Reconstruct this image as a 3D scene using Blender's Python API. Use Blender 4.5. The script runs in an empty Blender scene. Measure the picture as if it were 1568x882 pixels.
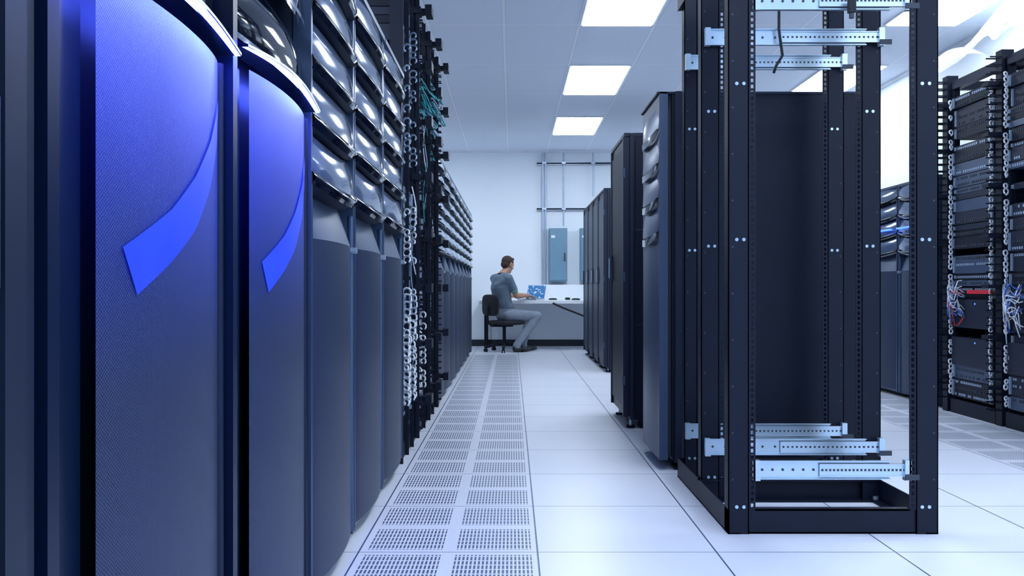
import bpy, bmesh, math, random
import numpy as np
from mathutils import Vector, Matrix
random.seed(7)
scene = bpy.context.scene
scene.view_settings.view_transform = 'Standard'
scene.view_settings.look = 'None'
COL = scene.collection

# ------------------------------------------------------------------ materials
class NT:
    def __init__(s, mat):
        s.t = mat.node_tree; s.n = s.t.nodes; s.l = s.t.links
    def put(s, sock, v):
        if v is None: return
        if isinstance(v, bpy.types.NodeSocket): s.l.new(v, sock)
        else: sock.default_value = v
    def m(s, op, a, b=None, c=None):
        n = s.n.new('ShaderNodeMath'); n.operation = op
        s.put(n.inputs[0], a); s.put(n.inputs[1], b)
        if c is not None: s.put(n.inputs[2], c)
        return n.outputs[0]
    def clamp(s, a):
        n = s.n.new('ShaderNodeClamp'); s.put(n.inputs[0], a); return n.outputs[0]
    def xyz(s):
        tc = s.n.new('ShaderNodeTexCoord'); sp = s.n.new('ShaderNodeSeparateXYZ')
        s.l.new(tc.outputs['Object'], sp.inputs[0])
        return tc.outputs['Object'], sp.outputs[0], sp.outputs[1], sp.outputs[2]
    def mix(s, f, a, b):
        n = s.n.new('ShaderNodeMix'); n.data_type = 'RGBA'
        s.put(n.inputs[0], f); s.put(n.inputs[6], a); s.put(n.inputs[7], b)
        return n.outputs[2]
    def noise(s, vec, scale, detail=2):
        n = s.n.new('ShaderNodeTexNoise'); n.inputs['Scale'].default_value = scale
        n.inputs['Detail'].default_value = detail; s.l.new(vec, n.inputs['Vector']); return n.outputs['Fac']
    def bump(s, h, strength, dist, bsdf):
        n = s.n.new('ShaderNodeBump'); n.inputs['Strength'].default_value = strength
        n.inputs['Distance'].default_value = dist
        s.l.new(h, n.inputs['Height']); s.l.new(n.outputs[0], bsdf.inputs['Normal'])

def rgba(c): return (c[0], c[1], c[2], 1.0)
def mat(name, c, rough=.5, metal=0., emit=None, es=0., var=.06, vscale=8., coat=0., spec=.5, bump=0.):
    m = bpy.data.materials.new(name); m.use_nodes = True
    t = NT(m); b = t.n['Principled BSDF']
    vec, x, y, z = t.xyz()
    f = t.noise(vec, vscale, 3)
    c2 = tuple(max(0, k*(1-var*2)) for k in c); c3 = tuple(min(1, k*(1+var*2)) for k in c)
    t.put(b.inputs['Base Color'], t.mix(f, rgba(c2), rgba(c3)))
    b.inputs['Roughness'].default_value = rough; b.inputs['Metallic'].default_value = metal
    b.inputs['Coat Weight'].default_value = coat
    b.inputs['Coat Roughness'].default_value = .05
    b.inputs['Specular IOR Level'].default_value = spec
    if emit:
        b.inputs['Emission Color'].default_value = rgba(emit); b.inputs['Emission Strength'].default_value = es
    if bump: t.bump(f, bump, .01, b)
    return m

def mat_perf(name, c, hole, pitch=.006, rough=.4, metal=.3, glow_top=None, spec=.4):
    m = bpy.data.materials.new(name); m.use_nodes = True
    t = NT(m); b = t.n['Principled BSDF']; vec, x, y, z = t.xyz()
    k = 2*math.pi/pitch
    a = t.m('MULTIPLY', t.m('SINE', t.m('MULTIPLY', y, k)), t.m('SINE', t.m('MULTIPLY', z, k)))
    f = t.clamp(t.m('MULTIPLY_ADD', a, 1.5, .5))
    t.put(b.inputs['Base Color'], t.mix(f, rgba(c), rgba(hole)))
    b.inputs['Roughness'].default_value = rough; b.inputs['Metallic'].default_value = metal
    b.inputs['Specular IOR Level'].default_value = spec
    t.bump(f, .35, .001, b)
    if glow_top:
        # blue light falling from the door top, painted as emission fading downwards
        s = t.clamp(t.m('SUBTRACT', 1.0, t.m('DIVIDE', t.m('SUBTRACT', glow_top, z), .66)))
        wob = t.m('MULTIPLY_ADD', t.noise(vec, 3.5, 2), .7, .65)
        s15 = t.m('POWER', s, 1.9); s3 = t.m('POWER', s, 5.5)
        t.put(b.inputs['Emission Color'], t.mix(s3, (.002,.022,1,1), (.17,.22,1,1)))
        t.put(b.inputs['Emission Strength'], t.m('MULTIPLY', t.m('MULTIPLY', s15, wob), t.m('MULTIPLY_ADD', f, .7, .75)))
    return m

M = {}
M['black']   = mat('black_powdercoat', (.005,.009,.022), .46, .0, spec=.22)
M['navy']    = mat('navy_panel', (.003,.009,.034), .34, .0, spec=.25)
M['dark']    = mat('dark_grey_steel', (.011,.018,.040), .42, .1, spec=.3)
M['gloss']   = mat('glossy_black_plastic', (.003,.005,.014), .07, 0, coat=.4, spec=.4)
M['visor']   = mat('smoked_grey_gloss', (.09,.13,.23), .12, .3, coat=.4)
M['visorl']  = mat('light_grey_gloss', (.34,.43,.58), .22, .2, coat=.3)
M['greyp']   = mat('grey_blue_panel', (.045,.072,.14), .38, .2)
M['trim']    = mat('grey_trim', (.06,.095,.18), .3, .5)
M['perf']    = mat_perf('perforated_steel', (.030,.052,.120), (.003,.005,.016), .0065, metal=.1)
M['perfb1']  = mat_perf('perforated_door_painted_glow', (.034,.056,.128), (.004,.008,.03), .006, rough=.40, metal=.0, glow_top=1.36, spec=.3)
M['perfb2']  = mat_perf('perforated_door_painted_glow_2', (.034,.056,.128), (.004,.008,.03), .006, rough=.40, metal=.0, glow_top=1.39, spec=.3)
M['zinc']    = mat('zinc_plated_steel', (.52,.66,.78), .28, .7)
M['slot']    = mat('slot_dark', (.03,.04,.06), .6)  # dark fill for slots, holes, ports and small fittings
M['white']   = mat('white_plastic', (.75,.8,.88), .4)
M['teal']    = mat('teal_cable', (.02,.30,.36), .4)
M['bluecab'] = mat('blue_cable', (.03,.12,.6), .4)
M['red']     = mat('red_label', (.65,.02,.04), .4)
M['port']    = mat('port_grey', (.33,.42,.56), .35, .3)
M['led']     = mat('blue_led', (.1,.2,1), .4, emit=(.06,.10,1), es=170)
M['ledw']    = mat('blue_white_led', (.5,.6,1), .4, emit=(.40,.50,1), es=3)
M['ledline'] = mat('small_blue_led', (.1,.2,1), .4, emit=(.05,.15,1), es=3)
M['refl']  = mat('painted_blue_reflection', (.02,.05,.5), .35, emit=(.02,.06,.85), es=.42, var=.2)  # blue reflection on the doors, painted as a glowing crescent
M['wall']    = mat('painted_wall', (.81,.87,.94), .6, var=.01, vscale=2, bump=.05)
M['base']    = mat('rubber_baseboard', (.01,.016,.03), .5)
M['desk']    = mat('laminate_desk', (.82,.87,.94), .4, var=.01)
M['panelg']  = mat('teal_grey_enamel', (.15,.28,.39), .4)
M['conduit'] = mat('galvanised_conduit', (.42,.50,.62), .35, .6)
M['light']   = mat('light_diffuser', (1,1,1), .5, emit=(.81,.90,1), es=16)
M['frame']   = mat('light_frame', (.8,.84,.9), .5)
M['alu']     = mat('aluminium', (.6,.67,.76), .3, .8)
M['fabric']  = mat('black_fabric', (.008,.01,.018), .8, bump=.2, vscale=60)

pm = bpy.data.materials.new('clear_plastic_film'); pm.use_nodes = True
t = NT(pm); b = t.n['Principled BSDF']; vec,_,_,_ = t.xyz()
b.inputs['Base Color'].default_value = (.85,.92,1,1); b.inputs['Roughness'].default_value = .15
b.inputs['Alpha'].default_value = .35; t.bump(t.noise(vec, 9, 4), .6, .03, b); M['film'] = pm

# floor
fm = bpy.data.materials.new('raised_floor_tiles'); fm.use_nodes = True
t = NT(fm); b = t.n['Principled BSDF']; vec, x, y, z = t.xyz()
P = .61
fx = t.m('FRACT', t.m('DIVIDE', t.m('SUBTRACT', x, .087-P*40), P))
fy = t.m('FRACT', t.m('DIVIDE', t.m('SUBTRACT', y, 2.90-P*40), P))
def edge(f, w):
    return t.m('LESS_THAN', t.m('MINIMUM', f, t.m('SUBTRACT', 1., f)), w)
line = t.m('MAXIMUM', edge(fx, .0048), edge(fy, .0038))
def rng(v, a, b_): return t.m('MULTIPLY', t.m('GREATER_THAN', v, a), t.m('LESS_THAN', v, b_))
strip = t.m('MAXIMUM', rng(x, -.523, .087), t.m('MULTIPLY', rng(x, 2.527, 3.137), t.m('GREATER_THAN', y, 2.9)))
strip = t.m('MULTIPLY', strip, t.m('LESS_THAN', y, 11.44))
px = t.m('FRACT', t.m('MULTIPLY', fx, 2.)); py = t.m('FRACT', t.m('MULTIPLY', fy, 2.))
pad = t.m('MULTIPLY', rng(px, .09, .93), rng(py, .09, .90))
sx = t.m('LESS_THAN', t.m('FRACT', t.m('MULTIPLY', px, 23.)), .52)
sy = t.m('LESS_THAN', t.m('FRACT', t.m('MULTIPLY', py, 7.)), .80)
hole = t.m('MULTIPLY', t.m('MULTIPLY', strip, pad), t.m('MULTIPLY', sx, sy))
n1 = t.noise(vec, 1.3, 3); n2 = t.noise(vec, 90, 2)
base = t.mix(n1, (.71,.75,.86,1), (.78,.82,.92,1))
base = t.mix(t.m('MULTIPLY', n2, .12), base, (.5,.56,.68,1))
c = t.mix(hole, base, (.08,.11,.19,1)); c = t.mix(line, c, (.07,.10,.18,1))
t.put(b.inputs['Base Color'], c)
t.put(b.inputs['Roughness'], t.m('MULTIPLY_ADD', n1, .15, .25))
M['floor'] = fm

# ceiling
cm = bpy.data.materials.new('ceiling_tiles'); cm.use_nodes = True
t = NT(cm); b = t.n['Principled BSDF']; vec, x, y, z = t.xyz()
fx = t.m('FRACT', t.m('DIVIDE', t.m('SUBTRACT', x, .545-P*40), P))
fy = t.m('FRACT', t.m('DIVIDE', t.m('SUBTRACT', y, 5.66-1.22*40), 1.22))
line = t.m('MAXIMUM', edge(fx, .02), edge(fy, .01))
line2 = t.m('MAXIMUM', edge(fx, .028), edge(fy, .014))
c = t.mix(t.noise(vec, 140, 2), (.74,.81,.92,1), (.80,.87,.97,1))
c = t.mix(line2, c, (.62,.70,.82,1)); c = t.mix(line, c, (.90,.94,1,1))
t.put(b.inputs['Base Color'], c); b.inputs['Roughness'].default_value = .8
M['ceil'] = cm

# laptop screen
sm = bpy.data.materials.new('laptop_screen'); sm.use_nodes = True
t = NT(sm); b = t.n['Principled BSDF']; vec, x, y, z = t.xyz()
v = t.n.new('ShaderNodeTexVoronoi'); v.inputs['Scale'].default_value = 38; t.l.new(vec, v.inputs['Vector'])
cc = t.mix(t.m('GREATER_THAN', v.outputs['Distance'], .72), (.02,.16,.50,1), (.5,.8,1,1))
t.put(b.inputs['Base Color'], (.02,.02,.03,1)); t.put(b.inputs['Emission Color'], cc)
b.inputs['Emission Strength'].default_value = .9; b.inputs['Roughness'].default_value = .3
M['screen'] = sm

# ------------------------------------------------------------------ mesh builder
class MB:
    def __init__(s, xf=None):
        s.v=[]; s.f=[]; s.m=[]; s.sm=[]; s.mats=[]; s.xf = xf
    def mi(s, name):
        if name not in s.mats: s.mats.append(name)
        return s.mats.index(name)
    def add(s, vs, fs, m, smooth=False):
        o = len(s.v); i = s.mi(m)
        s.v += [tuple(p) for p in vs]
        for f in fs: s.f.append(tuple(o+k for k in f)); s.m.append(i); s.sm.append(smooth)
    def box(s, x0,x1,y0,y1,z0,z1, m):
        if x0>x1: x0,x1=x1,x0
        if y0>y1: y0,y1=y1,y0
        if z0>z1: z0,z1=z1,z0
        vs=[(x0,y0,z0),(x1,y0,z0),(x1,y1,z0),(x0,y1,z0),(x0,y0,z1),(x1,y0,z1),(x1,y1,z1),(x0,y1,z1)]
        s.add(vs,[(0,3,2,1),(4,5,6,7),(0,1,5,4),(1,2,6,5),(2,3,7,6),(3,0,4,7)],m)
    def cyl(s, p0, p1, r, m, seg=10, r1=None):
        p0=Vector(p0); p1=Vector(p1); d=(p1-p0).normalized()
        a=d.orthogonal().normalized(); b=d.cross(a); r1 = r if r1 is None else r1
        vs=[]
        for p,rr in ((p0,r),(p1,r1)):
            for k in range(seg):
                an=2*math.pi*k/seg; vs.append(p+a*math.cos(an)*rr+b*math.sin(an)*rr)
        fs=[(k,(k+1)%seg,seg+(k+1)%seg,seg+k) for k in range(seg)]
        s.add(vs,fs,m,True)
        s.add(vs[:seg],[tuple(range(seg))[::-1]],m); s.add(vs[seg:],[tuple(range(seg))],m)
    def tube(s, pts, r, m, seg=6):
        pts=[Vector(p) for p in pts]; vs=[]; n=len(pts)
        up=Vector((0.13,.21,1)).normalized()
        for i,p in enumerate(pts):
            d=(pts[min(i+1,n-1)]-pts[max(i-1,0)]).normalized()
            a=d.cross(up)
            if a.length<1e-3: a=d.orthogonal()
            a.normalize(); b=d.cross(a)
            for k in range(seg):
                an=2*math.pi*k/seg; vs.append(p+a*math.cos(an)*r+b*math.sin(an)*r)
        fs=[]
        for i in range(n-1):
            for k in range(seg):
                fs.append((i*seg+k,i*seg+(k+1)%seg,(i+1)*seg+(k+1)%seg,(i+1)*seg+k))
        fs.append(tuple(range(seg))[::-1]); fs.append(tuple((n-1)*seg+k for k in range(seg)))
        s.add(vs,fs,m,True)
    def grid(s, fn, nu, nv, m, smooth=True):
        vs=[fn(i/nu,j/nv) for j in range(nv+1) for i in range(nu+1)]
        fs=[(j*(nu+1)+i,j*(nu+1)+i+1,(j+1)*(nu+1)+i+1,(j+1)*(nu+1)+i) for j in range(nv) for i in range(nu)]
        s.add(vs,fs,m,smooth)
    def obj(s, name, bevel=0.):
        vs = s.v
        me=bpy.data.meshes.new(name)
        if s.xf is not None: vs=[tuple(s.xf @ Vector(p)) for p in vs]
        me.from_pydata(vs,[],s.f); 
        for n in s.mats: me.materials.append(M[n])
        me.polygons.foreach_set('material_index', s.m); me.polygons.foreach_set('use_smooth', s.sm)
        bm=bmesh.new(); bm.from_mesh(me); bmesh.ops.recalc_face_normals(bm, faces=bm.faces); bm.to_mesh(me); bm.free()
        me.update()
        o=bpy.data.objects.new(name, me); COL.objects.link(o)
        if bevel:
            mo=o.modifiers.new('bevel','BEVEL'); mo.width=bevel; mo.segments=2; mo.limit_method='ANGLE'; mo.angle_limit=1.0
        return o

def facing(xf, sgn, y0=0.):
    return Matrix(((sgn,0,0,xf),(0,1,0,y0),(0,0,1,0),(0,0,0,1)))

# ------------------------------------------------------------------ room shell
CH = 3.027; BY = 13.2; LX=-3.6; RX=3.9; FY=-2.5
def slab(name, x0,x1,y0,y1,z0,z1, m):
    b=MB(); b.box(x0,x1,y0,y1,z0,z1,m); return b.obj(name)
slab('floor', LX-.1,RX+.1,FY,BY+.1,-.1,0,'floor')
slab('ceiling', LX-.1,RX+.1,FY,BY+.1,CH,CH+.1,'ceil')
slab('wall_back', LX-.1,RX+.1,BY,BY+.1,0,CH,'wall')
slab('wall_right', RX,RX+.1,FY,BY,0,CH,'wall')
slab('wall_left', LX-.1,LX,FY,BY,0,CH,'wall')
slab('baseboard_back', LX,RX,BY-.015,BY,0,.10,'base')
slab('baseboard_right', RX-.015,RX,FY,BY-.02,0,.10,'base')
slab('trim_1', LX,RX,BY-.025,BY,CH-.03,CH,'frame')
slab('trim_2', RX-.025,RX,FY,BY-.03,CH-.03,CH,'frame')

for X0 in (.55, 3.0, -1.9):  # ceiling light panels, including unseen ones added for illumination
    for k in range(-3,3):
        Y0=5.66+2.44*k
        b=MB(); z=CH
        b.box(X0,X0+.59,Y0+.0,Y0+1.21,z-.012,z-.001,'frame')
        b.box(X0+.02,X0+.57,Y0+.02,Y0+1.19,z-.018,z-.010,'light')
        b.obj('ceiling_light')

# ------------------------------------------------------------------ left & generic racks
def storage_rack(xf, sgn, y0, y1, H, tiers, light=False, split=1.17, depth=.9, name='storage_rack', body='black'):
    w=y1-y0; b=MB(facing(xf,sgn,y0))
    b.box(-depth,-.07,.004,w-.004,.05,H,body)
    b.box(-depth+.05,-.10,.03,w-.03,0,.05,'black')
    for q in (0.004,w-.022): b.box(-.07,-.02,q,q+.018,.04,H,'trim')
    def door(t,s):
        return (-.035+.035*math.sin(math.pi*min(1,max(0,t)))**.6, .02+t*(w-.04), .06+s*(split-.13-.06))
    b.grid(door,16,2,'perf')
    b.box(-.07,-.03,.02,w-.02,.04,.07,'trim')
    for q in (.016,w-.016): b.cyl((-.03,q,.05),(-.03,q,split-.02),.012,'trim',8)
    def grip(t,s):
        e=-.035+.035*math.sin(math.pi*t)**.6
        return (e-.045*s, .02+t*(w-.04), split-.13+s*.13)
    b.grid(grip,16,3,'greyp')
    b.cyl((-.03,w-.03,split-.14),(-.005,w-.03,split-.14),.011,'zinc',10)
    n=tiers; dz=(H-split)/n
    for k in range(n):
        z0=split+k*dz
        top='visorl' if light else 'visor'
        def bulge(t): return .03*math.sin(math.pi*t)**.8
        def droop(t): return .05*math.sin(math.pi*t)**.9*min(1,dz/.15)
        def up(t,s):
            zz=z0+dz*.34-droop(t)*.6+ s*(dz*.72)
            return (-.02+bulge(t)-.022*s*s, .012+t*(w-.024), zz)
        b.grid(up,16,4,top)
        def lip(t,s):
            zz=z0+dz*.12-droop(t)*.6+s*dz*.24
            return (-.008+bulge(t)*1.15-.012*math.cos(s*math.pi)**2, .012+t*(w-.024), zz)
        b.grid(lip,16,4,'gloss')
        def under(t,s):
            zz=z0+dz*.12-droop(t)*.6
            return (-.02+bulge(t)*1.15-.06*s, .012+t*(w-.024), zz-.004*s)
        b.grid(under,16,1,'black')
        b.box(-.07,-.045,.02,w-.02,z0,z0+dz*.2,'slot')
    b.box(-.07,-.01,.01,w-.01,H-.02,H,'greyp')
    return b.obj(name)

XF=-.536
YS=[2.35,3.0,3.67,4.32]
for i in range(3): storage_rack(XF,1,YS[i]+.002,YS[i+1]-.002,1.98,5)
yy=6.28
for i in range(8):
    storage_rack(XF,1,yy+.003,yy+.66,1.89,7,light=True); yy+=.664

def blue_rack(y0,y1,T,dm,name='server_rack'):
    w=y1-y0; b=MB(facing(XF,1,y0)); H=1.98; D0=.145
    b.box(-.9,-.07,.004,w-.004,.03,H,'black')
    b.box(-.85,-.1,.03,w-.03,0,.03,'black')
    b.box(-.07,-.012,.004,.03,.03,H,'navy')
    def rec(t,s): return (-.025-.02*math.sin(math.pi*t/2), .03+t*(D0-.03), .05+s*(T-.05))
    b.grid(rec,6,1,'navy')
    def face(t): return -.045+.04*math.sin(math.pi*(.10+.90*t)*.98)**.55
    def door(t,s): return (face(t), D0+t*(w-D0-.01), .05+s*(T-.05))
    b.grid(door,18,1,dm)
    b.box(-.07,-.03,.01,w-.01,.03,.06,'navy')
    b.cyl((-.036,w-.012,.05),(-.036,w-.012,T),.012,'navy',8)
    def vy(t): return .03+t*(w-.04)
    def vb(t): return .016*math.sin(math.pi*t)
    def vz(t): return T+.012+.018*math.sin(math.pi*t)
    b.grid(lambda t,s:(-.05+(.060+vb(t))*s, vy(t), vz(t)+.030-.020*s),14,2,'gloss')
    b.grid(lambda t,s:(.010+vb(t), vy(t), vz(t)+.005+.005*s),14,1,'ledw')
    b.grid(lambda t,s:(-.002+(.010+vb(t)*.4)*s+vb(t)*.6, vy(t), vz(t)+.004),14,1,'led')
    b.grid(lambda t,s:(-.05+(.048+vb(t)*.6)*s, vy(t), vz(t)+.005),14,1,'navy')
    for k in range(3):
        z0=T+.06+k*.185
        b.grid(lambda t,s:(-.045+.045*math.sin(math.pi*t)**.8-.02*(s-.3)**2*4, .01+t*(w-.02), z0+s*.17-.02*math.sin(math.pi*t)),16,6,'gloss')
        b.grid(lambda t,s:(-.035+.045*math.sin(math.pi*t)**.8, .01+t*(w-.02), z0-.012+s*.012-.02*math.sin(math.pi*t)),16,1,'visor')
    b.box(-.07,-.01,.01,w-.01,H-.02,H,'greyp')
    o=b.obj(name)
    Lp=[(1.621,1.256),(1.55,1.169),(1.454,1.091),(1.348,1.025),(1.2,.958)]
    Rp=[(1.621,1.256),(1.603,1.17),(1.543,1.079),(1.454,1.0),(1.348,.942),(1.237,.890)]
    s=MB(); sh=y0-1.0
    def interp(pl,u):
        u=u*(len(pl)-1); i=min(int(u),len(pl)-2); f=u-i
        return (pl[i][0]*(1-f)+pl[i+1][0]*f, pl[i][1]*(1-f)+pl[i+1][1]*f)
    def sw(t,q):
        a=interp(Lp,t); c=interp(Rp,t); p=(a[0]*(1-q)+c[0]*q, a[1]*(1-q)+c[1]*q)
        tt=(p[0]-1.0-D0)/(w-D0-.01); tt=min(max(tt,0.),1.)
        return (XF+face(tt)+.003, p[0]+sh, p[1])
    s.grid(sw,24,3,'refl')
    so=s.obj('painted_door_reflection'); so.parent=o  # added crescent surface imitating a reflection on the door
    return o
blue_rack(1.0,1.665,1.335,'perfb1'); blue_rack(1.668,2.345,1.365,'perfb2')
b=MB(facing(XF,1,.3))
b.box(-.9,-.05,0.0,.64,.0,1.98,'black')
b.box(-.05,-.0,.60,.64,.03,1.98,'dark'); b.box(-.05,-.0,0,.04,.03,1.98,'navy')
b.grid(lambda t,s:(-.03+.02*math.sin(math.pi*t), .04+t*.56, .05+s*1.9),10,1,'perf')
b.cyl((-.005,.585,.9),(-.005,.585,1.1),.008,'trim',8)
b.box(-.06,-.02,.66,.69,0,1.98,'dark')
b.obj('server_rack')

# ------------------------------------------------------------------ equipment fill
def equipment(b, b0, b1, z0, z1, rnd, a0=-.06, dens=1.):
    z=z0; w=b1-b0
    while z<z1-.05:
        h=rnd.choice([.044,.044,.088,.088,.132]); h=min(h,z1-z)
        ty=rnd.random()
        d=rnd.uniform(-.01,.015)
        if ty<.10: z+=h; continue
        m=rnd.choice(['black','dark','dark','greyp'])
        b.box(a0-.55,a0+d,b0+.01,b1-.01,z+.002,z+h-.002,m)
        rows=max(1,int(h/.04))
        for r in range(rows):
            zc=z+(r+.5)*h/rows; n=int((w-.08)/.024*dens)
            style=rnd.random()
            for k in range(n):
                if style<.25: continue
                yk=b0+.04+(w-.08)*(k+.5)/n
                if rnd.random()<.12: continue
                b.box(a0+d,a0+d+.003,yk-.007,yk+.007,zc-.008,zc+.008,'port' if style<.6 else 'slot')
        for q in (b0+.022,b1-.022):
            b.box(a0+d,a0+d+.012,q-.006,q+.006,z+.01,z+h-.01,'port')
        z+=h

def loops(b, y, z0, z1, a, rnd, m='white', dy=.03, p=.85, rr=(.014,.022)):
    z=z0
    while z<z1:
        if rnd.random()<p:
            r=rnd.uniform(*rr); pts=[]
            y2=y+rnd.uniform(-.006,.006)
            for k in range(9):
                an=math.pi*1.6*k/8-.8
                pts.append((a+.012+r*math.cos(an), y2+dy*(k/8-.5), z+r*math.sin(an)))
            b.tube(pts,.0058,m,6)
        z+=.036

# left open frame
rnd=random.Random(3)
b=MB(facing(XF,1))
MY=[4.85,5.5,6.1]
for y in [4.38,4.62]+MY:
    b.box(-.09,-.055,y-.03,y+.03,0,2.6,'black'); b.box(-.09,-.02,y-.032,y-.026,0,2.6,'black')
    b.box(-.85,-.80,y-.03,y+.03,0,2.6,'black')
for (z0,z1) in ((0,.08),(2.52,2.6)):
    b.box(-.09,-.04,4.35,6.16,z0,z1,'black'); b.box(-.85,-.80,4.35,6.16,z0,z1,'black')
    for y in (4.35,6.12): b.box(-.85,-.05,y,y+.04,z0,z1,'black')
for i,y in enumerate(MY):
    b.box(-.03,-.01,y-.02,y+.02,.05,2.55,'black')
    b.box(-.01,.012,y-.035,y-.028,.05,2.55,'black')
    for k in range(-2,6):
        z=.9+.3145*k
        b.box(-.03,.075,y-.022,y+.022,z-.014,z+.014,'black')
        b.box(.045,.083,y-.055,y+.055,z-.026,z+.026,'black')
        b.box(-.03,.02,y-.045,y+.045,z-.018,z+.018,'black')
    z=.1
    while z<2.5:
        b.box(-.03,.03,y-.028,y-.022,z,z+.008,'black'); b.box(-.03,.03,y+.022,y+.028,z,z+.008,'black'); z+=.0445
equipment(b,4.41,4.83,.12,2.5,rnd,-.05); equipment(b,4.90,5.47,.12,2.5,rnd,-.06); equipment(b,5.55,6.07,.12,2.5,rnd,-.06)
for y in (4.52,4.80,4.93,5.56): 
    loops(b,y,.3,.9,-.035,rnd,dy=.05,rr=(.016,.028))
    loops(b,y,1.05,1.35,-.035,rnd,dy=.05,p=.6)
    loops(b,y,1.6,2.4,-.035,rnd,m='port',p=.5)
for y in (4.45,4.7,5.05,5.3): loops(b,y,.3,.75,-.03,rnd,dy=.06,p=.7)
for q in range(26):
    y=rnd.uniform(5.2,6.05); z=rnd.uniform(1.95,2.35); pts=[]; am=rnd.uniform(.05,.13); sg=rnd.uniform(-1,1)
    for k in range(9):
        s_=k/8; pts.append((-.05+am*math.sin(math.pi*s_)+rnd.uniform(-.008,.008), y+.28*(s_-.5), z-.16*math.sin(math.pi*s_)+.12*s_*sg))
    b.tube(pts,.0045,'teal' if q%3 else 'port',5)
for q in range(20):
    y=rnd.choice(MY)+rnd.uniform(-.05,.05); z0=rnd.uniform(.3,1.6); z1=z0+rnd.uniform(.4,.9); ph=rnd.uniform(0,6)
    b.tube([( -.02+.015*math.sin(ph+k), y+.01*math.cos(ph+k*.7), z0+(z1-z0)*k/8) for k in range(9)],.004,rnd.choice(['white','port','black','teal','black']),5)
b.obj('network_frame_rack')

# ------------------------------------------------------------------ right row
rnd=random.Random(11)
RXF=3.16
MR=[4.18,4.87,5.56,6.25]
for i in range(3):
    y0,y1=MR[i],MR[i+1]
    b=MB(facing(RXF,-1))
    H=2.40
    for y in (y0+.06,y1-.06):
        b.box(-.09,-.05,y-.018,y+.018,0,H,'black'); b.box(-.65,-.60,y-.018,y+.018,0,H,'black')
        b.box(-.65,-.05,y-.018,y+.018,H-.06,H,'black'); b.box(-.65,-.05,y-.018,y+.018,0,.06,'black')
    b.box(-.09,-.04,y0+.06,y1-.06,H-.06,H,'dark'); b.box(-.09,-.03,y0+.06,y1-.06,0,.10,'black')
    b.box(-.62,-.60,y0+.06,y1-.06,.05,H,'dark')
    equipment(b,y0+.075,y1-.075,.12,2.28,rnd,-.05)
    for zb in (.35,.62): b.box(-.5,-.028,y0+.08,y1-.08,zb,zb+.2,'dark')
    b.cyl((-.03,y0+.3,.52),(-.026,y0+.3,.52),.006,'ledline',8); b.cyl((-.03,y0+.3,.79),(-.026,y0+.3,.79),.006,'ledline',8)
    y=y1
    b.box(-.1,-.02,y-.035,y+.035,0,H+.05,'black')
    z=.1
    while z<H:
        b.box(-.02,.05,y-.028,y-.022,z,z+.009,'black'); b.box(-.02,.05,y+.022,y+.028,z,z+.009,'black'); z+=.05
    for k in range(7):
        z=.25+.33*k; b.box(-.02,.07,y-.04,y+.04,z-.012,z+.012,'black')
    loops(b,y1-.085,.15,2.3,-.03,rnd,dy=.04); loops(b,y0+.085,.15,2.3,-.03,rnd,dy=.04)
    if i>=1:
        yc=y1-.18
        b.box(-.04,-.02,y0+.09,y1-.3,.86,.885,'red')
        for q in range(14):
            ph=rnd.uniform(0,6); zc=.86+rnd.uniform(-.03,.08)
            b.tube([(-.02+.06*math.sin(math.pi*k/10), yc+.14*(k/10-.5)*(1 if q%2 else -1)+.02*math.sin(ph+k), zc-.28*(k/10)**1.5*rnd.uniform(.6,1)+.03*math.sin(ph+k*1.3)) for k in range(11)],.004,rnd.choice(['white','bluecab','port','red','bluecab','white']),5)
    b.obj('network_rack')

def closed_rack(xf,sgn,y0,y1,H,depth=.95,name='server_cabinet',handle=True,zb=.06,doormat='black'):
    w=y1-y0; b=MB(facing(xf,sgn,y0))
    b.box(-depth,-.04,.004,w-.004,zb,H,'black')
    b.box(-.035,-.008,.006,w-.006,zb+.02,H-.02,'dark')
    b.box(-.010,0,.045,w-.045,zb+.08,H-.08,doormat)
    for q in (.006,w-.040): b.box(-.012,.006,q,q+.034,zb+.02,H-.02,'dark')
    if handle:
        b.box(0,.02,w-.07,w-.05,.95,1.13,'slot'); b.cyl((.02,w-.06,.97),(.02,w-.06,1.11),.008,'zinc',8)
    for z in (zb+.25,H-.25,(zb+H)/2): b.cyl((.0,.012,z-.03),(.0,.012,z+.03),.009,'trim',8)
    for s_,q in ((-1,0.),(1,w)):
        b.box(-depth+.03,-.07,q-.0,q+s_*.010,zb+.05,H-.05,'black')
        b.box(-.06,-.035,q,q+s_*.006,zb,H,'dark')
        for k in (.33,.66): b.box(-depth+.03,-.07,q,q+s_*.013,zb+(H-zb)*k,zb+(H-zb)*k+.006,'dark')
    b.box(-depth,.0,.002,w-.002,H-.02,H+.005,'dark')
    for a in (-depth+.12,-.12):
        for q in (.07,w-.07):
            b.cyl((a,q-.015,.03),(a,q+.015,.03),.03,'black',12); b.box(a-.025,a+.025,q-.025,q+.025,.035,zb+.002,'dark')
            b.cyl((a+.07,q,0),(a+.07,q,.015),.028,'black',12); b.cyl((a+.07,q,.01),(a+.07,q,zb),.008,'zinc',8)
    return b.obj(name,bevel=.002)

for k in range(5):
    y0=6.36+.66*k
    if k<3:
        o=storage_rack(RXF,-1,y0,y0+.65,1.75,4,depth=.65)
        bb=MB(facing(RXF,-1)); bb.box(-.005,.018,y0+.06,y0+.6,1.38,1.392,'ledline'); s=bb.obj('indicator_strip'); s.parent=o
    else: closed_rack(RXF,-1,y0,y0+.64,1.85,depth=.65)

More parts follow.
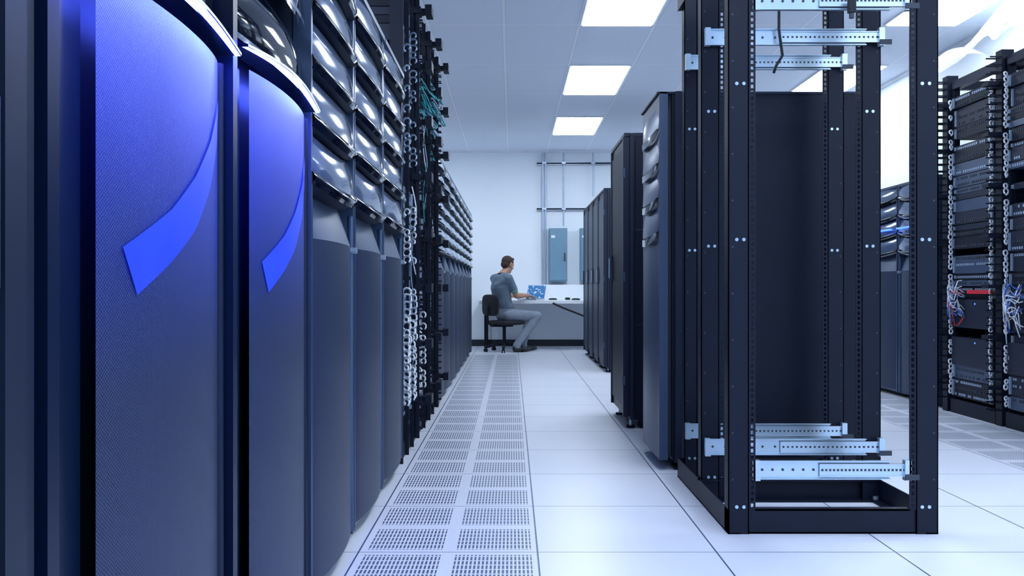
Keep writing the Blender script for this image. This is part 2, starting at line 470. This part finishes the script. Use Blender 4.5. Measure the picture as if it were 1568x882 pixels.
# ------------------------------------------------------------------ middle row
for k in range(4): closed_rack(.98,-1,9.05+.64*k,9.05+.625+.64*k,1.96,zb=.04,doormat='perf')
closed_rack(.715,-1,5.42,6.12,1.885,depth=1.0)
b=MB(facing(.715,-1,4.2)); w=.52; H=1.87
b.box(-1.06,-.075,.004,w-.004,.05,H,'black')
b.box(-.075,-.06,.03,w-.03,.06,H-.01,'slot')
b.box(-.055,-.012,.0,w,.05,1.02,'greyp'); b.box(-.055,-.012,.0,w,1.02,H,'greyp')
b.box(-1.0,-.12,-.008,.006,.09,H-.04,'black')
b.box(-.13,-.09,-.012,.006,.04,H+.0,'dark'); b.box(-1.06,-1.02,-.012,.006,.04,H,'dark')
b.grid(lambda t,s:(-.012+.012*math.sin(math.pi*t), .02+t*(w-.04), .07+s*1.03),12,1,'greyp')
for k in range(4):
    z0=1.14+.17*k
    b.grid(lambda t,s:(-.010+.022*math.sin(math.pi*t)**.8-.015*s*s, .01+t*(w-.02), z0+.04-.02*math.sin(math.pi*t)+s*.12),14,3,'trim')
    b.grid(lambda t,s:(-.004+.024*math.sin(math.pi*t)**.8, .01+t*(w-.02), z0+.005-.03*math.sin(math.pi*t)+s*.035),14,2,'gloss')
b.box(-1.06,-.0,-.0,w,H-.012,H,'dark')
for a in (-.95,-.15):
    for q in (.07,w-.07): b.box(a-.03,a+.03,q-.03,q+.03,0,.05,'black'); b.box(a-.06,a+.06,q-.06,q+.05,0,.012,'black')
b.obj('storage_rack',bevel=.0015)

# ------------------------------------------------------------------ open four-post frame in the foreground
b=MB()
H=2.3
def ladder(x0,x1,y,z0,z1,th=.004):
    e=(x1-x0)*.28
    b.box(x0,x0+e,y,y+th,z0,z1,'black'); b.box(x1-e,x1,y,y+th,z0,z1,'black')
    z=z0
    while z<z1: b.box(x0+e,x1-e,y,y+th,z,min(z+.0085,z1),'black'); z+=.0222
XL,XR=.79,1.558
def post(x0,x1,y,inner,zb=.0,d=.055):
    wd=x1-x0; lw=.024
    if inner>0: b.box(x0,x1-lw,y,y+.004,zb,H,'black'); ladder(x1-lw,x1,y,zb+.09,H); b.box(x0,x0+.004,y,y+d,zb,H,'black'); b.box(x1-lw-.004,x1-lw,y,y+d,zb,H,'black')
    else: b.box(x0+lw,x1,y,y+.004,zb,H,'black'); ladder(x0,x0+lw,y,zb+.09,H); b.box(x1-.004,x1,y,y+d,zb,H,'black'); b.box(x0+lw,x0+lw+.004,y,y+d,zb,H,'black')
    for z in (.10,1.077,1.647):
        for dx in (-.013,.013):
            xc=(x0+x1)/2+dx-.006*inner; b.cyl((xc,y-.003,z),(xc,y+.001,z),.0065,'zinc',10)
    for k in range(12):
        z=.2+k*.17; xc=x0+.016 if inner>0 else x1-.016
        b.cyl((xc,y-.0012,z),(xc,y+.001,z),.004,'slot',8)
post(XL,XL+.10,3.11,1); post(XR-.105,XR,3.11,-1)
post(.80,.90,3.60,1); post(1.455,1.56,3.60,-1)
post(.81,.895,4.0,1); post(1.46,1.56,4.0,-1)
b.box(XL,XR,3.115,3.12,0,.09,'black'); b.box(XL,XR,3.115,3.165,0,.006,'black'); b.box(XL+.1,XR-.1,3.115,3.15,.084,.09,'black')
for x in (XL,XR-.005): b.box(x,x+.005,3.11,4.06,0,.09,'black')
b.box(XL,XL+.045,3.11,4.06,0,.005,'black'); b.box(XR-.045,XR,3.11,4.06,0,.005,'black')
b.box(XL,XR,3.62,3.625,0,.09,'black'); b.box(XL,XR,3.57,3.625,0,.006,'black'); b.box(XL,XR,3.59,3.625,.084,.09,'black')
b.box(XL,XR,4.05,4.055,0,.09,'black')
for x in (XL+.02,XR-.02):
    for y in (3.15,3.6,4.03): b.cyl((x,y,.006),(x,y,.02),.012,'zinc',8)
for (x,y) in ((XL+.19,3.6),(XR-.19,3.6)): b.cyl((x,y,.09),(x,y,.096),.008,'zinc',8)
for y in (3.115,3.605,4.05): b.box(XL,XR,y,y+.005,H-.08,H,'black')
for x in (XL,XR-.005): b.box(x,x+.005,3.11,4.06,H-.08,H,'black')
fr=b.obj('open_frame_rack')
def rail(x0,x1,y,z,h):
    b.box(x0,x1-.07,y,y+.003,z-h/2,z+h/2,'zinc'); b.box(x0,x1-.07,y-.012,y,z+h/2-.003,z+h/2,'zinc'); b.box(x0,x1-.07,y-.012,y,z-h/2,z-h/2+.003,'zinc')
    xm=x0+(x1-x0)*.42
    b.box(xm,x1,y-.008,y-.004,z-h*.34,z+h*.34,'zinc'); b.box(xm,x1,y-.014,y-.004,z+h*.30,z+h*.34,'alu'); b.box(xm,x1,y-.014,y-.004,z-h*.34,z-h*.30,'alu')
    b.box(x0-.005,x0+.018,y-.02,y+.004,z-h*.55,z+h*.55,'zinc'); b.box(x1-.02,x1+.003,y-.02,y+.004,z-h*.55,z+h*.55,'zinc')
    b.box(x1-.02,x1+.03,y-.024,y-.018,z-h*.5,z-h*.2,'slot')
    n=22
    for k in range(n):
        xx=xm+(x1-xm)*(k+.7)/(n+1)
        b.box(xx-.004,xx+.004,y-.0088,y-.0079,z-.004,z+.004,'slot')
    for k in range(6):
        xx=x0+.03+(xm-x0-.05)*k/5; b.cyl((xx,y-.002,z),(xx,y+.0005,z),.005,'slot',8)
for z in (.232,1.955):
    for (x0,x1,y) in ((XL+.10,XR-.10,3.13),(.815,1.56,3.585),(.815,1.56,3.985)):
        b=MB(); rail(x0,x1,y,z,.068); o=b.obj('mounting_rail'); o.parent=fr
b=MB()
b.tube([(1.12,3.598,2.26),(1.12,3.57,2.12),(1.115,3.555,1.98),(1.13,3.555,1.87),(1.105,3.56,1.83),(1.095,3.56,1.80)],.006,'fabric',8)
o=b.obj('hanging_cable'); o.parent=fr
b=MB()
b.tube([(1.235,3.15,2.22),(1.235,3.10,2.235),(1.235,3.09,2.0),(1.232,3.09,1.96)],.005,'fabric',8)
b.box(1.222,1.246,3.08,3.102,1.90,1.95,'fabric'); b.box(1.227,1.241,3.085,3.098,1.88,1.90,'slot')
o=b.obj('power_cord_plug'); o.parent=fr

# plastic sheet draped above right racks
b=MB()
rr=random.Random(5)
ph=[rr.uniform(0,6) for _ in range(6)]
def sheet(t,s):
    y=5.0+1.6*t; r=.04*math.sin(9*t+ph[0])+.03*math.sin(17*t+ph[1]+3*s)+.02*math.sin(29*t+ph[2])
    z=2.56+.36*math.sin(math.pi*s)**.7*(.35+.65*abs(math.sin(3.1*t+.4)))+r
    return (3.22+.58*s+r*.6, y, z)
b.grid(sheet,50,16,'film'); b.obj('plastic_sheet')

# ------------------------------------------------------------------ back wall fittings
W=lambda u,y=13.15:(u-784)*y/1303
Zv=lambda v,y=13.15:.9-(v-441)*y/1303
b=MB()
for u in (831,835.5): b.cyl((W(u),13.13,Zv(436)),(W(u),13.13,CH-.04),.014,'conduit',10)
for u in (863,908): b.cyl((W(u),13.13,Zv(346 if u==863 else 300)),(W(u),13.13,CH-.04),.012,'conduit',10)
for u in (833,863,908):
    for v in (250,320): b.box(W(u)-.03,W(u)+.03,13.10,13.14,Zv(v)-.015,Zv(v)+.015,'conduit')
con=b.obj('electrical_conduit')
for v,x1 in ((250,1.9),(320,1.9)):
    b=MB(); z=Zv(v); b.box(W(822),x1,13.15,13.195,z+.012,z+.02,'conduit'); b.box(W(822),x1,13.15,13.195,z-.02,z-.012,'conduit'); b.box(W(822),x1,13.185,13.195,z-.02,z+.02,'slot'); o=b.obj('strut_channel'); o.parent=con
for u0,u1 in ((840.5,868),(887.5,912)):
    b=MB(); x0,x1=W(u0),W(u1); b.box(x0,x1,13.05,13.195,Zv(431),Zv(350),'panelg'); b.box(x0+.012,x1-.012,13.038,13.05,Zv(429),Zv(352),'panelg')
    b.box(x1-.05,x1-.03,13.02,13.04,Zv(400),Zv(388),'slot'); b.box(x0+.03,x0+.09,13.034,13.04,Zv(365),Zv(361),'white')
    b.obj('electrical_panel',bevel=.004)
b=MB(); DZ=.725
b.box(-.48,2.0,12.15,13.18,DZ-.05,DZ,'desk')
b.box(.50,2.0,13.08,13.18,DZ,Zv(436),'desk')
for x in (-.40,1.9):
    b.box(x,x+.035,12.24,12.275,0,DZ-.05,'black'); b.box(x,x+.035,13.1,13.135,0,DZ-.05,'black'); b.box(x,x+.035,12.24,13.13,DZ-.09,DZ-.05,'black')
b.obj('work_desk',bevel=.004)
b=MB(); b.tube([(.58,12.13,DZ-.04),(.72,12.12,.62),(.90,12.12,.55),(1.05,12.12,.49),(1.16,12.12,.40),(1.3,12.14,.45)],.014,'fabric',8); b.obj('desk_cable')
for (x,y,sx,sy,h) in ((.60,12.5,.12,.05,.02),(.82,12.55,.07,.1,.03),(.93,12.4,.12,.06,.02)):
    b=MB(); b.box(x-sx/2,x+sx/2,y-sy/2,y+sy/2,DZ+.001,DZ+h,'fabric'); b.box(x-sx/3,x+sx/3,y-sy/3,y+sy/3,DZ+h,DZ+h+.006,'dark'); b.obj('power_adapter',bevel=.003)

# laptop
nrm=Vector((-.55,-.835,0)).normalized(); wd=Vector((.835,-.55,0)).normalized()
Hc=Vector((.335,12.43,DZ+.001))
lx=Matrix(((wd.x,nrm.x,0,Hc.x),(wd.y,nrm.y,0,Hc.y),(0,0,1,Hc.z),(0,0,0,1)))
b=MB(lx); b.box(-.16,.16,0,.225,0,.016,'alu')
for i in range(12):
    for j in range(5): b.box(-.14+.0235*i,-.12+.0235*i,.03+.019*j,.045+.019*j,.016,.018,'fabric')
b.box(-.045,.045,.145,.205,.016,.0165,'greyp')
tilt=math.radians(20)
def scr(x,h,th):
    return (x, -math.sin(tilt)*h+math.cos(tilt)*th, .016+math.cos(tilt)*h+math.sin(tilt)*th)
def scrbox(x0,x1,h0,h1,t0,t1,m):
    vs=[scr(x,h,tt) for tt in (t0,t1) for (x,h) in ((x0,h0),(x1,h0),(x1,h1),(x0,h1))]
    b.add(vs,[(0,3,2,1),(4,5,6,7),(0,1,5,4),(1,2,6,5),(2,3,7,6),(3,0,4,7)],m)
scrbox(-.16,.16,0,.215,-.007,0,'alu'); scrbox(-.15,.15,.012,.207,0,.001,'screen')
b.obj('laptop')

# ------------------------------------------------------------------ office chair
ang=math.radians(35)
F=Vector((math.cos(ang),math.sin(ang),0)); Lf=Vector((-math.sin(ang),math.cos(ang),0))
Pc=Vector((-.11,12.03,0))
cx=Matrix(((F.x,Lf.x,0,Pc.x),(F.y,Lf.y,0,Pc.y),(0,0,1,0),(0,0,0,1)))
b=MB(cx)
def superpad(c,rx,ry,rz,m,axis='z',n=24,e=.45):
    vs=[];fs=[]; K=10
    sg=lambda q,p: math.copysign(abs(q)**p,q)
    for j in range(K+1):
        ph=-math.pi/2+math.pi*j/K
        for i in range(n):
            th=2*math.pi*i/n
            X=rx*sg(math.cos(ph),.5)*sg(math.cos(th),e); Y=ry*sg(math.cos(ph),.5)*sg(math.sin(th),e); Z=rz*sg(math.sin(ph),.8)
            if axis=='x': X,Z=Z,X
            vs.append((c[0]+X,c[1]+Y,c[2]+Z))
    for j in range(K):
        for i in range(n): fs.append((j*n+i,j*n+(i+1)%n,(j+1)*n+(i+1)%n,(j+1)*n+i))
    b.add(vs,fs,m,True)
superpad((.03,0,.412),.23,.23,.035,'fabric')
superpad((-.235,0,.66),.15,.2,.03,'fabric',axis='x')
b.box(-.1,.1,-.08,.08,.355,.385,'black')
b.tube([(-.05,0,.37),(-.22,0,.37),(-.275,0,.42),(-.285,0,.55),(-.27,0,.66)],.016,'black',8)
b.cyl((0,0,.10),(0,0,.36),.025,'black',12); b.cyl((0,0,.22),(0,0,.36),.016,'zinc',12)
for k in range(5):
    a=2*math.pi*k/5+.3; e=(math.cos(a)*.27,math.sin(a)*.27)
    b.tube([(0,0,.11),(e[0]*.5,e[1]*.5,.10),(e[0],e[1],.07)],.02,'black',8)
    pz=(-math.sin(a)*.022,math.cos(a)*.022)
    for s_ in (-1,1): b.cyl((e[0]+pz[0]*s_*.4,e[1]+pz[1]*s_*.4,.027),(e[0]+pz[0]*s_,e[1]+pz[1]*s_,.027),.027,'black',12)
    b.cyl((e[0],e[1],.03),(e[0],e[1],.075),.008,'black',8)
b.obj('office_chair')

# ------------------------------------------------------------------ man
LAB=['skin','hair','shirt','collar','trimw','trimg','pants','shoes','eye','lips']
LM={'skin':mat('skin',(.52,.28,.20),.5),'hair':mat('brown_hair',(.04,.022,.018),.7,bump=.4,vscale=120),
 'shirt':mat('grey_polo_shirt',(.14,.20,.27),.8,bump=.5,vscale=14,var=.18),'collar':mat('dark_collar',(.015,.02,.04),.8),
 'trimw':mat('white_sleeve_band',(.45,.55,.62),.8),'trimg':mat('green_sleeve_band',(.10,.34,.22),.8),
 'pants':mat('grey_trousers',(.24,.29,.37),.85,bump=.6,vscale=12,var=.12),'shoes':mat('dark_shoes',(.015,.018,.026),.5),
 'eye':mat('eye_dark',(.02,.02,.02),.2),'lips':mat('lips',(.35,.12,.1),.5)}
prims=[]
I3=(Vector((1,0,0)),Vector((0,1,0)),Vector((0,0,1)))
def pr(lab,c0,r0,c1=None,r1=None,ax=I3):
    c0=Vector(c0); c1=Vector(c1) if c1 is not None else c0.copy()
    if not hasattr(r0,'__len__'): r0=(r0,)*3
    r1=r0 if r1 is None else ((r1,)*3 if not hasattr(r1,'__len__') else r1)
    prims.append((lab,c0,r0,c1,r1,ax))
U=Vector((0,0,1)); BA=(F,Lf,U)
pel=Vector((-.10,12.05,.53))
wai=Vector((-.125,12.03,.68)); che=Vector((-.165,12.005,.90)); sho=Vector((-.15,12.015,1.035))
pr('pants',pel+Vector((0,0,-.01)),(.115,.165,.09),pel+Vector((0,0,.07)),(.11,.155,.06),BA)
pr('shirt',pel+Vector((0,0,.10)),(.120,.163,.050),wai,(.112,.155,.08),BA)
pr('shirt',wai,(.112,.155,.08),che,(.122,.172,.10),BA)
pr('shirt',che,(.122,.172,.10),sho,(.095,.165,.06),BA)
SR=sho-Lf*.175; SL=sho+Lf*.175
nb=sho+U*.055+F*.015
for S_ in (SR,SL):
    pr('shirt',sho+U*.03,.055,S_,.062); pr('shirt',nb-U*.012,.05,S_+U*.008,.052); pr('shirt',che+U*.03,(.11,.14,.08),S_,.058)
hd=Vector((-.062,12.075,1.222))
pr('skin',nb,.058,hd-U*.05,.052)
pr('collar',nb+U*.012,(.066,.068,.022),None,None,BA)
ha=math.radians(42); pitch=math.radians(-16)
fh=Vector((math.cos(ha),math.sin(ha),0)); lh=Vector((-math.sin(ha),math.cos(ha),0))
fw=(fh*math.cos(pitch)+U*math.sin(pitch)).normalized(); uh=(U*math.cos(pitch)-fh*math.sin(pitch)).normalized()
HA=(fw,lh,uh)
def hp(f,l,u): return hd+fw*f+lh*l+uh*u
pr('skin',hp(0,0,.035),(.092,.073,.085),None,None,HA)
pr('skin',hp(.03,0,.0),(.06,.058,.07),hp(.045,0,-.075),(.035,.036,.03),HA)
pr('skin',hp(.088,0,.02),.010,hp(.105,0,-.015),.014)
pr('skin',hp(.098,.010,-.020),.009); pr('skin',hp(.098,-.010,-.020),.009)
pr('skin',hp(.078,.025,.035),.012,hp(.078,-.025,.035),.012)
pr('lips',hp(.080,.018,-.046),.007,hp(.080,-.018,-.046),.007)
for s_ in (-1,1):
    pr('eye',hp(.080,.031*s_,.012),.0095)
    pr('skin',hp(-.005,.073*s_,.0),(.018,.008,.030),hp(-.01,.078*s_,.018),(.018,.008,.022),HA)
    pr('skin',hp(.05,.042*s_,-.02),.024)
    pr('hair',hp(.075,.02*s_,.033),.0065,hp(.072,.042*s_,.034),.006)
pr('hair',hp(-.018,0,.052),(.093,.081,.083),None,None,HA)
pr('hair',hp(-.055,0,.0),(.052,.066,.06),None,None,HA)
pr('hair',hp(.045,0,.105),(.035,.05,.022),None,None,HA)
def arm(S,E,Wr,hand_dir,palmside):
    d=(E-S)
    pr('skin',S+d*.3,.047,E,.039)
    pr('shirt',S,.064,S+d*.64,.057)
    pr('trimw',S+d*.65,.0565,S+d*.66,.0565); pr('trimg',S+d*.675,.056,S+d*.69,.055)
    pr('skin',E,.040,E+(Wr-E)*.3,.040); pr('skin',E+(Wr-E)*.3,.040,Wr,.026)
    hdir=hand_dir.normalized(); side=palmside.normalized(); upv=hdir.cross(side).normalized()
    if upv.z<0: upv=-upv
    HX=(hdir,side,upv)
    pr('skin',Wr,(.026,.027,.018),Wr+hdir*.075,(.022,.040,.013),HX)
    for k,(o,l) in enumerate(((-.032,.066),(-.0105,.076),(.0105,.072),(.032,.056))):
        k0=Wr+hdir*.085+side*o*1.0
        k1=k0+hdir*l*.5+side*o*.12+upv*.006; k2=k1+hdir*l*.33-upv*.014+side*o*.05; k3=k2+hdir*l*.22-upv*.016
        pr('skin',k0,.0092,k1,.0086); pr('skin',k1,.0086,k2,.0078); pr('skin',k2,.0078,k3,.0068)
    return HX
ER=Vector((.065,11.955,.79)); WR=Vector((.225,12.165,.795))
HX=arm(SR,ER,WR,Vector((.33,12.30,.765))-WR,Vector((.80,-.6,0)))
tb=WR+HX[0]*.03-HX[1]*.028
pr('skin',tb,.013,tb+HX[0]*.035-HX[1]*.02,.011); pr('skin',tb+HX[0]*.035-HX[1]*.02,.011,tb+HX[0]*.062-HX[1]*.022-U*.008,.0085)
EL=Vector((-.12,12.295,.80)); WL=Vector((.105,12.315,.79))
HX=arm(SL,EL,WL,Vector((.22,12.36,.765))-WL,Vector((.38,-.92,0)))
tb=WL+HX[0]*.03+HX[1]*.028
pr('skin',tb,.013,tb+HX[0]*.035+HX[1]*.02,.011); pr('skin',tb+HX[0]*.035+HX[1]*.02,.011,tb+HX[0]*.062+HX[1]*.022-U*.008,.0085)
pr('collar',WL-Vector((.012,0,0)),.029,WL-Vector((.024,0,0)),.030)
def leg(hip,kn,an,toe):
    pr('pants',hip,.092,kn,.064); pr('pants',kn,.063,kn+(an-kn)*.35,.062); pr('pants',kn+(an-kn)*.35,.062,an,.050)
    pr('pants',an,.051,an+(an-kn)*.03-U*.01,.056)
    td=(toe-an); td.z=0; td.normalize(); sd=Vector((-td.y,td.x,0)); AX=(td,sd,U)
    heel=Vector((an.x,an.y,.045))-td*.03; tp=Vector((an.x,an.y,.035))+td*.17
    pr('shoes',heel,(.045,.038,.043),tp-td*.06,(.05,.045,.034),AX); pr('shoes',tp-td*.06,(.05,.045,.034),tp,(.045,.040,.026),AX)
    pr('shoes',heel+U*.02,(.04,.036,.045),None,None,AX)
leg(Vector((-.045,11.97,.515)),Vector((.36,12.06,.505)),Vector((.075,11.93,.115)),Vector((.25,12.02,0)))
leg(Vector((-.14,12.12,.515)),Vector((.26,12.33,.505)),Vector((.165,12.20,.115)),Vector((.33,12.27,0)))

def build_man():
    bm=bmesh.new()
    for lab,c0,r0,c1,r1,ax in prims:
        tmp=bmesh.new()
        bmesh.ops.create_icosphere(tmp,subdivisions=3,radius=1.)
        pts=[v.co.copy() for v in tmp.verts]; tmp.free()
        h=bmesh.new()
        same=(c0-c1).length<1e-6
        for (c,r) in (((c0,r0),) if same else ((c0,r0),(c1,r1))):
            for p in pts: h.verts.new(c+ax[0]*(p.x*r[0])+ax[1]*(p.y*r[1])+ax[2]*(p.z*r[2]))
        res=bmesh.ops.convex_hull(h,input=h.verts[:])
        dead=[v for v in h.verts if not v.link_faces]
        bmesh.ops.delete(h,geom=dead,context='VERTS')
        bmesh.ops.recalc_face_normals(h,faces=h.faces[:])
        m_=bpy.data.meshes.new('t'); h.to_mesh(m_); h.free(); bm.from_mesh(m_); bpy.data.meshes.remove(m_)
    me=bpy.data.meshes.new('man'); bm.to_mesh(me); bm.free()
    o=bpy.data.objects.new('seated_man',me); COL.objects.link(o)
    r=o.modifiers.new('r','REMESH'); r.mode='VOXEL'; r.voxel_size=.0052; r.use_smooth_shade=True
    s=o.modifiers.new('s','SMOOTH'); s.factor=.5; s.iterations=4
    dg=bpy.context.evaluated_depsgraph_get(); dg.update()
    me2=bpy.data.meshes.new_from_object(o.evaluated_get(dg))
    o.modifiers.clear(); o.data=me2
    me2.materials.clear()
    for l in LAB: me2.materials.append(LM[l])
    n=len(me2.polygons); C=np.zeros(n*3); me2.polygons.foreach_get('center',C); C=C.reshape(-1,3)
    best=np.full(n,1e9); idx=np.zeros(n,int)
    for lab,c0,r0,c1,r1,ax in prims:
        A=np.array([list(a) for a in ax]); K=1 if (c0-c1).length<1e-6 else 9
        for k in range(K):
            f=k/(K-1) if K>1 else 0
            c=np.array(c0)*(1-f)+np.array(c1)*f; r=np.array(r0)*(1-f)+np.array(r1)*f
            q=(C-c)@A.T/r; ln=np.linalg.norm(q,axis=1)
            d=(ln-1)*(np.linalg.norm((C-c),axis=1)/np.maximum(ln,1e-6))
            msk=d<best; best[msk]=d[msk]; idx[msk]=LAB.index(lab)
    me2.polygons.foreach_set('material_index',idx.tolist())
    me2.polygons.foreach_set('use_smooth',[True]*n)
    me2.update(); print('man faces',n)
build_man()

# ------------------------------------------------------------------ world & camera
w=bpy.data.worlds.new('world'); scene.world=w; w.use_nodes=True
bg=w.node_tree.nodes['Background']; bg.inputs[0].default_value=(.38,.60,1,1); bg.inputs[1].default_value=.9
cd=bpy.data.cameras.new('camera'); cd.sensor_width=36; cd.lens=1303/1568*36; cd.clip_start=.02
co=bpy.data.objects.new('camera',cd); COL.objects.link(co); co.location=(0,0,.9); co.rotation_euler=(math.radians(90),0,0)
scene.camera=co
